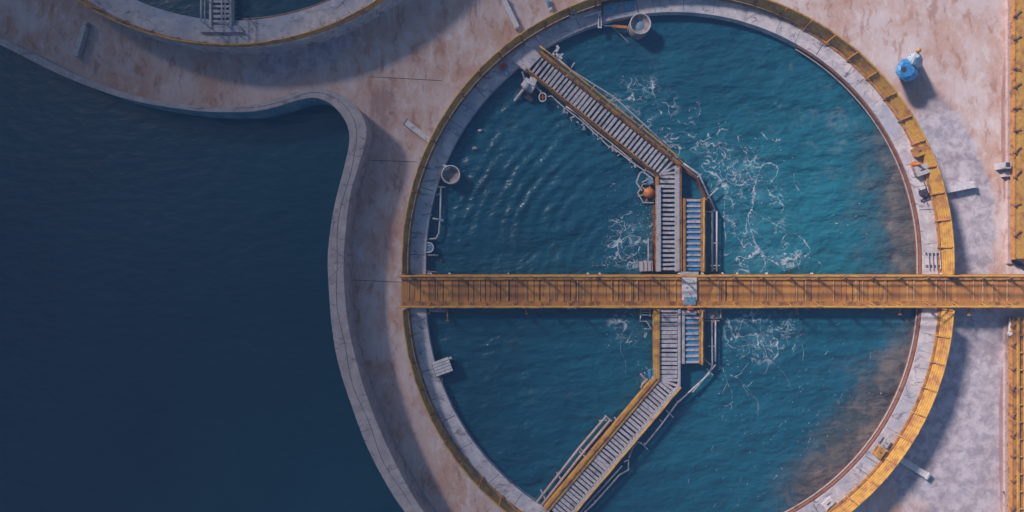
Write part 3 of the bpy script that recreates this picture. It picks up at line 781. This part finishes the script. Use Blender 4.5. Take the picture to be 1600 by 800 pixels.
rim_box('tool_box', 'teal box beside the red toolbox on the upper left rim', 'box', 793,112, (.3,.14,.12), .8, 'bluepaint','bluepaint')
rim_box('junction_box', 'grey junction box on the rim right of the upper left landing', 'box', 896,24, (.4,.28,.16), .3, 'pale','pale')
t = thing('traffic_cone', P(1428,258,ZW), 'orange traffic cone on the right rim', 'cone')
mb = MB(); c = P(1428,258,ZW); mb.lathe(c+Vector((0,0,.03)), [(.14,0),(.05,.45),(.03,.5)], 12); mb.build('body', 'orange', t, True)
mb = MB(); mb.box(c+Vector((0,0,.015)), (.36,.36,.03), .4); mb.build('foot', 'orange', t)
mb = MB()
for i in range(5): mb.tube([P(1430+random.uniform(0,24), 290+jit(8), ZW+.03), P(1438+random.uniform(0,20), 300+jit(12), ZW+.03), P(1436+random.uniform(0,20), 312+jit(12), ZW+.03)], .02, 5)
tag(mb.build('cable_tangle', 'dark'), 'tangle of dark cables on the right rim', 'cables')
def stand(label, x, y, n):
    t = thing('pipe_rack', P(x,y,ZW), label, 'pipe rack', 'racks on the rims')
    mb = MB()
    for k in range(n): a = P(x-8+k*6, y-14, ZW+.12); b = P(x-6+k*6, y+14, ZW+.12); mb.tube([a,b], .025, 6)
    mb.build('tubes', 'pale', t)
    mb = MB(); mb.bar(P(x-12,y-10,ZW+.08), P(x+10,y-10,ZW+.08), .05, .05); mb.bar(P(x-11,y+9,ZW+.08), P(x+11,y+9,ZW+.08), .05, .05); mb.build('bearers', 'dark', t)
stand('low pipe rack on the right rim just above the bridge', 1458, 406, 4)

# ------------------------------------------------------------------ pipes and beams on the ground
def drain(label, a, b, w=.34, mat='white', zt=.34):
    A = P(*a, zt); B = P(*b, zt)
    t = thing('drain_beam', (A.x, A.y, 0), label, 'beam', 'pale beams on the ground')
    mb = MB(); mb.bar((A.x,A.y,zt/2+.03), (B.x,B.y,zt/2+.03), w, zt-.06); mb.build('beam', mat, t)
    d = (B-A).normalized(); mb = MB(); e = B - d*.05; mb.bar((e.x,e.y,zt/2+.04), ((e+d*.1).x,(e+d*.1).y,zt/2+.04), w+.06, zt); mb.build('end_cap', 'pale', t)
    return t
drain('white beam sticking out right from the middle tank', (1474,298), (1523,288))
drain('white beam sticking out of the lower right side of the middle tank', (1400,713), (1450,744))
drain('dull pale beam between the basin wall and the left rail of the middle tank', (672,220), (632,189), .3)
drain('pale beam reaching the middle tank from the top edge', (808,42), (785,-6), .26)
drain('faint dark beam under the rail of the upper left tank', (133,33), (117,86), .26, 'pale')
t = thing('blue_post', P(858,4,0), 'short blue pipe outside the top left railing', 'pipe')
mb = MB(); mb.tube([P(852,-8,.3), P(861,16,.3)], .09, 10); mb.build('pipe', 'bluepaint', t, True)
mb = MB(); mb.tube([P(860,13,.3), P(862,18,.3)], .13, 10); mb.build('flange', 'pale', t, True)
# blue and white wrapped bag
t = thing('hopper_bag', P(1420,108,0), 'blue and white wrapped hopper bag with a yellow cap on the upper right ground', 'bag')
def oct_ring(px, py, z, r, n=10, seed=0, sq=1.0):
    rr = random.Random(seed); c = P(px,py,z)
    return [c + Vector((r*math.cos(2*PI*k/n+.2)*(1+rr.uniform(-.09,.09)), r*sq*math.sin(2*PI*k/n+.2)*(1+rr.uniform(-.09,.09)), 0)) for k in range(n)]
mb = MB(); mb.loft([oct_ring(1419,110,0,.62,10,1), oct_ring(1419,109,.4,.66,10,2), oct_ring(1417,109,1.2,.6,10,3), oct_ring(1418,108,1.32,.38,10,4)]); mb.build('blue_body', 'blue', t)
mb = MB(); mb.loft([oct_ring(1427,100,.3,.46,10,5), oct_ring(1429,96,1.0,.44,10,6), oct_ring(1432,92,1.45,.33,10,7), oct_ring(1433,86,1.7,.15,10,8)]); mb.build('white_top', 'sack', t)
mb = MB(); mb.lathe(P(1433,80,1.65), [(.08,0),(.12,.06),(.12,.16),(.06,.2)], 12); mb.build('cap', 'yellow', t, True)
mb = MB(); mb.lathe(P(1411,109,1.27), [(.15,0),(.15,.06),(.02,.07)], 14); mb.build('hatch', 'dark', t)
mb = MB(); mb.tube([P(1416,94,1.05), P(1428,98,1.15), P(1437,104,1.0), P(1436,114,.8)], .04, 6); mb.tube([P(1422,86,1.3), P(1432,93,1.35), P(1440,93,1.2)], .03, 6); mb.build('straps', 'bluepaint', t)
# cabinet by the right kerb
t = thing('meter_cabinet', P(1575,264,0), 'small white meter cabinet with a dark window by the right kerb', 'cabinet')
mb = MB(); mb.box(P(1575,258,.6)-Vector((0,0,.3)), (.36,.36,.6)); mb.build('body', 'pale', t)
mb = MB(); mb.box(P(1575,257,.62), (.2,.22,.03)); mb.build('window', 'dark', t)
mb = MB(); mb.box(P(1575,272,.3)-Vector((0,0,.15)), (.3,.26,.3)); mb.build('lower_box', 'pale', t)

# ------------------------------------------------------------------ yellow platforms at the right edge
def platform(label, ya, yb, xs=1586, frame=False):
    z = .5
    xA = P(xs,0,z).x; xB = xA + 1.9; A = P(0,ya,z).y; B = P(0,yb,z).y
    t = thing('slatted_platform', ((xA+xB)/2, (A+B)/2, 0), label, 'platform', 'yellow platforms on the right')
    mb = MB(); x = xA + .1
    while x < xB: mb.box((x, (A+B)/2, z-.02+jit(.006)), (.13, abs(A-B), .04)); x += .15
    mb.build('boards', 'yellow' if not frame else 'rustyellow', t)
    mb = MB(); mb.box((xA-.01, (A+B)/2, z-.1), (.07, abs(A-B)+.1, .26)); mb.build('edge_beam', 'rustyellow', t)
    if frame:
        mb = MB()
        for xx in (xA+.2, xA+.55): mb.box((xx, (A+B)/2, z+.12), (.09, abs(A-B), .08))
        y = A
        while y > B: mb.box((xA+.38, y, z+.118), (.5,.06,.06)); y -= .95
        mb.build('ladder_rail', 'yellow', t)
    y = A - .5
    while y > B+.2:
        mb = MB(); mb.bar((xA-.1, y, z+.08), (xA+.28, y+jit(.25)+.15, z+.08), .035, .05); mb.box((xA-.06, y, z+.06), (.1,.09,.14)); mb.build('bracket', 'rust', t); y -= random.uniform(1.0, 1.7)
    y = A - .3
    while y > B:
        for xx in (xA+.1, xB-.1):
            mb = MB(); mb.box((xx, y, (z-.06)/2), (.12,.12,z-.06)); mb.build('leg', 'dark', t)
        y -= 3.4
    return t
platform('slatted yellow platform along the right edge above the bridge', -60, 404)
platform('yellow railed platform along the right edge below the bridge', 496, 860, 1582, True)
for ya, yb, x in ((-60,412,1578),(494,860,1574)):
    mb = MB(); A = P(x,ya,.14); B = P(x,yb,.14); mb.bar((A.x,A.y,.07), (B.x,B.y,.07), .24, .14)
    tag(mb.build('kerb', 'pink'), 'pale kerb beside the right platform %s the bridge' % ('above' if ya < 0 else 'below'), 'kerb', 'kerbs beside the right platforms')
mb = MB()
for i in range(7): mb.tube([P(1578+i*2.5, 404+i*.8, .05), P(1588+i*4, 414+i*1.6, .05), P(1604+i*4, 424+i*1.2, .05)], .025, 5)
tag(mb.build('cable_bundle', 'dark'), 'bundle of black cables at the foot of the upper right platform', 'cables')
mb = MB(); mb.tube([P(1568,768,.08), P(1572,778,.08), P(1580,786,.08), P(1584,790,.3)], .04, 6)
tag(mb.build('hose', 'dark'), 'short black hose at the kerb in the lower right corner', 'hose')
t = thing('standpipe', P(1577,521,0), 'white standpipe beside the lower right platform', 'standpipe')
mb = MB(); mb.tube([P(1579,497,.4), P(1577,520,.4)], .06, 8); mb.tube([P(1577,521,0), P(1577,521,.5)], .06, 8); mb.build('pipe', 'white', t)
mb = MB(); mb.lathe(P(1577,522,.45), [(.12,0),(.12,.1),(.04,.15)], 10); mb.build('valve', 'white', t)
mb = MB(); mb.tube([P(1577,518,.45), P(1584,515,.45), P(1586,508,.45)], .03, 6); mb.build('hose', 'yellow', t)
# expansion joints of the paving
mb = MB()
for a, b in (((572,250),(652,253)),((541,437),(628,441)),((580,120),(690,126))): mb.bar(P(*a,.002), P(*b,.002), .03, .008)
structure(mb.build('ground_joints', M['dark']))

# ------------------------------------------------------------------ foam and splashes on the churned water
rf = random.Random(5)
mb = MB()
def fleck(px, py, s):
    c = P(px, py, ZT+.004); n = rf.choice((4,5,6)); a0 = rf.random()*6; el = rf.uniform(.4,1)
    ring = [(s*math.cos(a0+2*PI*k/n)*rf.uniform(.6,1.2), s*el*math.sin(a0+2*PI*k/n)*rf.uniform(.6,1.2)) for k in range(n)]
    mb.loft([[c+Vector((x,y,-.01)) for x,y in ring], [c+Vector((x*.7,y*.7,.018)) for x,y in ring]])
blobs = [(1060,205,45,22,90),(1105,220,45,30,90),(1010,150,70,40,60),(1200,250,40,50,60),(1170,320,30,60,70),(1000,360,25,45,130),(960,412,45,12,70),(1010,330,14,40,60),(970,300,35,40,40),(1190,410,60,18,80),(975,520,30,25,60),(1130,560,25,40,50),(1180,520,60,40,50),(1010,590,14,18,120),(965,370,40,35,50),(1240,640,110,60,14),(1320,330,80,60,30),(1060,420,20,4,20)]
for cx, cy, rx, ry, k in blobs:
    for i in range(k):
        px = rf.gauss(cx, rx*.55); py = rf.gauss(cy, ry*.55)
        if 420 < py < 486 or abs(px-1043) < 22 or 1064 < px < 1122: continue
        fleck(px, py, rf.choice((.012,.015,.02,.025,.03,.05)))
def blocked(p): return 420 < p[1] < 487 or abs(p[0]-1043) < 24 or 1060 < p[0] < 1124 or (p[0]-1056)**2 + (p[1]-435)**2 > 375**2
def strand(px, py, ang, steps, w0, depth=0):
    pts = []; ws = []; curl = rf.gauss(0, .04); ang0 = ang
    for i in range(steps):
        if blocked((px, py)): break
        pts.append((px, py)); f = i/max(steps-1, 1)
        ws.append(w0*(1-f*.8)*rf.uniform(.35,1.25) if i % 2 else w0*(1-f*.8)*rf.uniform(.2,.8))
        curl = max(-.1, min(.1, curl*.7 + rf.gauss(0, .06) - (ang-ang0)*.04)); ang += curl + rf.gauss(0, .2)
        px += math.cos(ang)*4; py += math.sin(ang)*4
        if depth < 2 and rf.random() < .08: strand(px, py, ang + rf.choice((-1,1))*rf.uniform(.5,1.1), int(steps*rf.uniform(.3,.7)), w0*.7, depth+1)
    if len(pts) < 3: return
    pw = [P2(*p, ZT) for p in pts]; vs = []; fs = []
    for i, p in enumerate(pw):
        d = (pw[min(i+1,len(pw)-1)] - pw[max(i-1,0)]).normalized(); n = Vector((-d.y, d.x))*ws[i]*.5
        vs += [(*(p-n), ZT-.004), (*p, ZT+.014), (*(p+n), ZT-.004)]
    for i in range(len(pw)-1): fs += [(i*3, i*3+1, i*3+4, i*3+3), (i*3+1, i*3+2, i*3+5, i*3+4)]
    mb.add(vs, fs)
def trace(pts, w, closed=False):
    pl = spline(pts, 9); ph = rf.random()*6
    run = []
    def flush():
        if len(run) < 2: return
        vs = []; fs = []
        for i, (p, ww) in enumerate(run):
            d = (run[min(i+1,len(run)-1)][0] - run[max(i-1,0)][0]).normalized(); n = Vector((-d.y, d.x))*ww*.5
            vs.extend([(*(p-n), ZT-.004), (*p, ZT+.014), (*(p+n), ZT-.004)])
        for i in range(len(run)-1): fs.extend([(i*3, i*3+1, i*3+4, i*3+3), (i*3+1, i*3+2, i*3+5, i*3+4)])
        mb.add(vs, fs)
    for i, p in enumerate(pl):
        if rf.random() < .045 and w < .12: flush(); run.clear()
        u = i/len(pl)
        run.append((P2(p[0]+rf.gauss(0,.45), p[1]+rf.gauss(0,.45), ZT), w*(.55+.45*math.sin(ph+u*9))*rf.uniform(.35,1.5)))
        if rf.random() < .25:
            fleck(p[0]+rf.gauss(0,5), p[1]+rf.gauss(0,5), rf.choice((.012,.02,.03,.045)))
    flush()
C_ = lambda x, y: (1110+.3125*x, 180+.3125*y)
for w, ln in ((.26,[(232,330),(220,360),(215,410),(210,470)]),(.16,[(210,470),(190,510),(205,580),(225,640),(262,690)]),(.3,[(240,670),(262,695),(280,718)]),(.15,[(275,715),(330,740),(370,778)]),(.09,[(262,700),(274,745),(252,786)]),
    (.1,[(235,320),(250,265),(290,240),(335,260),(325,310),(280,330),(240,328)]),(.13,[(62,345),(100,335),(150,352),(190,325),(235,325)]),(.1,[(75,350),(72,430),(68,520),(78,620),(70,700)]),(.08,[(110,475),(125,440),(190,457)]),
    (.09,[(225,485),(280,520),(350,560),(430,595)]),(.1,[(430,595),(470,630),(500,680),(472,706)]),(.05,[(355,640),(375,600),(430,590)]),(.07,[(185,520),(180,580),(200,660),(250,682)]),(.09,[(10,275),(40,240),(75,215),(100,222)]),(.1,[(45,180),(72,212)]),
    (.1,[(30,100),(60,70),(130,95),(140,120)]),(.06,[(140,120),(155,160),(195,205)]),(.09,[(255,85),(300,130),(350,122)]),(.07,[(418,290),(425,350),(460,395)]),
    (.09,[(195,300),(215,330),(230,345)]),(.12,[(85,260),(105,272),(125,295)]),(.08,[(135,610),(165,650),(180,665)]),(.1,[(40,705),(80,700),(105,685)]),(.08,[(155,740),(180,690),(150,665)]),(.09,[(340,720),(365,745),(390,740)]),(.08,[(400,715),(430,735),(440,750)]),(.08,[(540,730),(555,750)]),
    (.1,[(-230,110),(-190,90),(-130,85),(-90,110),(-70,95)]),(.13,[(-215,95),(-180,120),(-150,100)]),(.08,[(-190,90),(-200,140),(-170,165)]),(.07,[(-250,80),(-230,60),(-200,70)]),(.06,[(-60,-60),(-50,-20),(-66,10)]),(.05,[(-110,-20),(-90,-40),(-70,-30)]),(.06,[(-95,110),(-60,125),(-40,150)])):
    trace([C_(*p) for p in ln], w)
for px, py, ang, st, w in (
    (940,414,.05,14,.1),(985,398,1.2,10,.1),(975,345,1.1,14,.09),(1000,385,1.9,12,.09),(965,400,.4,10,.08),
    (1132,498,1.2,20,.08),(1170,494,.6,24,.07),(1150,540,.5,22,.07),(1188,498,1.4,20,.07),(1130,575,1.3,14,.07),(1140,585,.5,14,.06),(1200,560,1.1,16,.05),(1225,520,.8,16,.05),(955,505,.7,12,.06),(972,520,1.5,12,.06),(1160,600,1.0,14,.05)):
    strand(px, py, ang, st, w*.8)
o = mb.build('foam', 'foam'); o['kind'] = 'stuff'
# wave glints lower right, laid in as pale flecks of foam material
mb = MB()
for i in range(110):
    a = rf.random()**1.8; px = 1130 + a*250 + rf.gauss(0,25); py = 720 - a*140 + rf.gauss(0,60)
    if (px-1056)**2 + (py-462)**2 > 360**2 or py < 500: continue
    c = P(px,py,ZT+.003); d = Vector((.45,.8,0)).normalized(); d.rotate(Matrix.Rotation(rf.gauss(0,.25),3,'Z')); L = rf.uniform(.015,.07)*rf.choice((1,1,1,2.4))
    mb.bar(c-d*L, c+d*L, rf.uniform(.007,.016), .012)
o = mb.build('foam', 'foam'); o['kind'] = 'stuff'

# ------------------------------------------------------------------ camera, sun, sky
cam = bpy.data.cameras.new('camera'); co = bpy.data.objects.new('camera', cam); COL.objects.link(co)
co.location = (0,0,H); co.rotation_euler = (0,0,0)
cam.sensor_width = 36; cam.lens = 36*H/(1600/S); cam.clip_end = 3000; cam.clip_start = .1
scene.camera = co
EL = math.radians(30); AZ = math.atan2(-.78, .62)
to_sun = Vector((math.sin(AZ)*math.cos(EL), math.cos(AZ)*math.cos(EL), math.sin(EL)))
sl = bpy.data.lights.new('sun', 'SUN'); sl.energy = 4.8; sl.angle = math.radians(7); sl.color = (1,.86,.82)
so = bpy.data.objects.new('sun', sl); COL.objects.link(so); so.rotation_euler = (-to_sun).to_track_quat('-Z','Y').to_euler(); so.location = (-30,25,40)
# ------------------------------------------------------------------ air: unseen cloud added to shade the left, haze added to lift the darks
def added_cloud(cx, cy, z, rx, ry, th, dens):
    sh = to_sun * (z / to_sun.z)
    mb = MB(); n = 72; m = 26; vs = [(0,0,1)]; rn = random.Random(3)
    from mathutils import noise as mn
    top = []; bot = []
    for j in range(m+1):
        r = j/m
        for i in range(n):
            a = 2*PI*i/n
            x = r*math.cos(a); y = r*math.sin(a)
            w_ = 1 + .03*mn.fractal(Vector((math.cos(a)*1.6, math.sin(a)*1.6, 4)), 1, 2, 3)
            h_ = max(.004, (1-r)**3.0*(1 + .22*mn.fractal(Vector((x*3, y*3, 1)), 1, 2, 4)))
            top.append(Vector((cx+sh.x+x*rx*w_, cy+sh.y+y*ry*w_, z+th*h_))); bot.append(Vector((cx+sh.x+x*rx*w_, cy+sh.y+y*ry*w_, z-th*.25*h_)))
    vs = top + bot; o = (m+1)*n; fs = []
    for j in range(m):
        for i in range(n):
            q = (i+1) % n
            fs.append((j*n+i, j*n+q, (j+1)*n+q, (j+1)*n+i)); fs.append((o+j*n+i, o+(j+1)*n+i, o+(j+1)*n+q, o+j*n+q))
    for i in range(n): q = (i+1) % n; fs.append((m*n+i, m*n+q, o+m*n+q, o+m*n+i))
    mb.add(vs, fs)
    mt = bpy.data.materials.new('added_shade_cloud'); mt.use_nodes = True; nn = mt.node_tree.nodes; nn.clear()
    out_ = nn.new('ShaderNodeOutputMaterial'); pv = nn.new('ShaderNodeVolumePrincipled')
    pv.inputs['Color'].default_value = (.06,.08,.12,1); pv.inputs['Density'].default_value = dens; pv.inputs['Anisotropy'].default_value = .4
    mt.node_tree.links.new(pv.outputs[0], out_.inputs['Volume'])
    ob = mb.build('added_cloud', mt, None, True); ob['kind'] = 'structure'
added_cloud(-120, 0, 72, 130, 260, 12, 9.0)
HAZE_VEIL = .0026  # added veil, lifts and blues the dark tones
if HAZE_VEIL:
    mb = MB(); mb.box((0,0,16.5), (1300,1300,35))
    mt = bpy.data.materials.new('added_haze_air'); mt.use_nodes = True; nn = mt.node_tree.nodes; nn.clear()
    out_ = nn.new('ShaderNodeOutputMaterial'); pv = nn.new('ShaderNodeVolumePrincipled')
    pv.inputs['Color'].default_value = (.2,.42,.85,1); pv.inputs['Density'].default_value = HAZE_VEIL
    mt.node_tree.links.new(pv.outputs[0], out_.inputs['Volume'])
    hz = mb.build('added_haze', mt); hz['kind'] = 'stuff'
w = bpy.data.worlds.new('World'); scene.world = w; w.use_nodes = True
nt = w.node_tree; bg = nt.nodes['Background']
sky = nt.nodes.new('ShaderNodeTexSky'); sky.sky_type = 'NISHITA'; sky.sun_disc = False
sky.sun_elevation = EL; sky.sun_rotation = AZ
nt.links.new(sky.outputs[0], bg.inputs[0]); bg.inputs[1].default_value = .06
vs_ = scene.view_settings; vs_.view_transform = 'Standard'; vs_.look = 'None'; vs_.exposure = .54; vs_.gamma = 1
scene.render.resolution_x = 1024; scene.render.resolution_y = 512
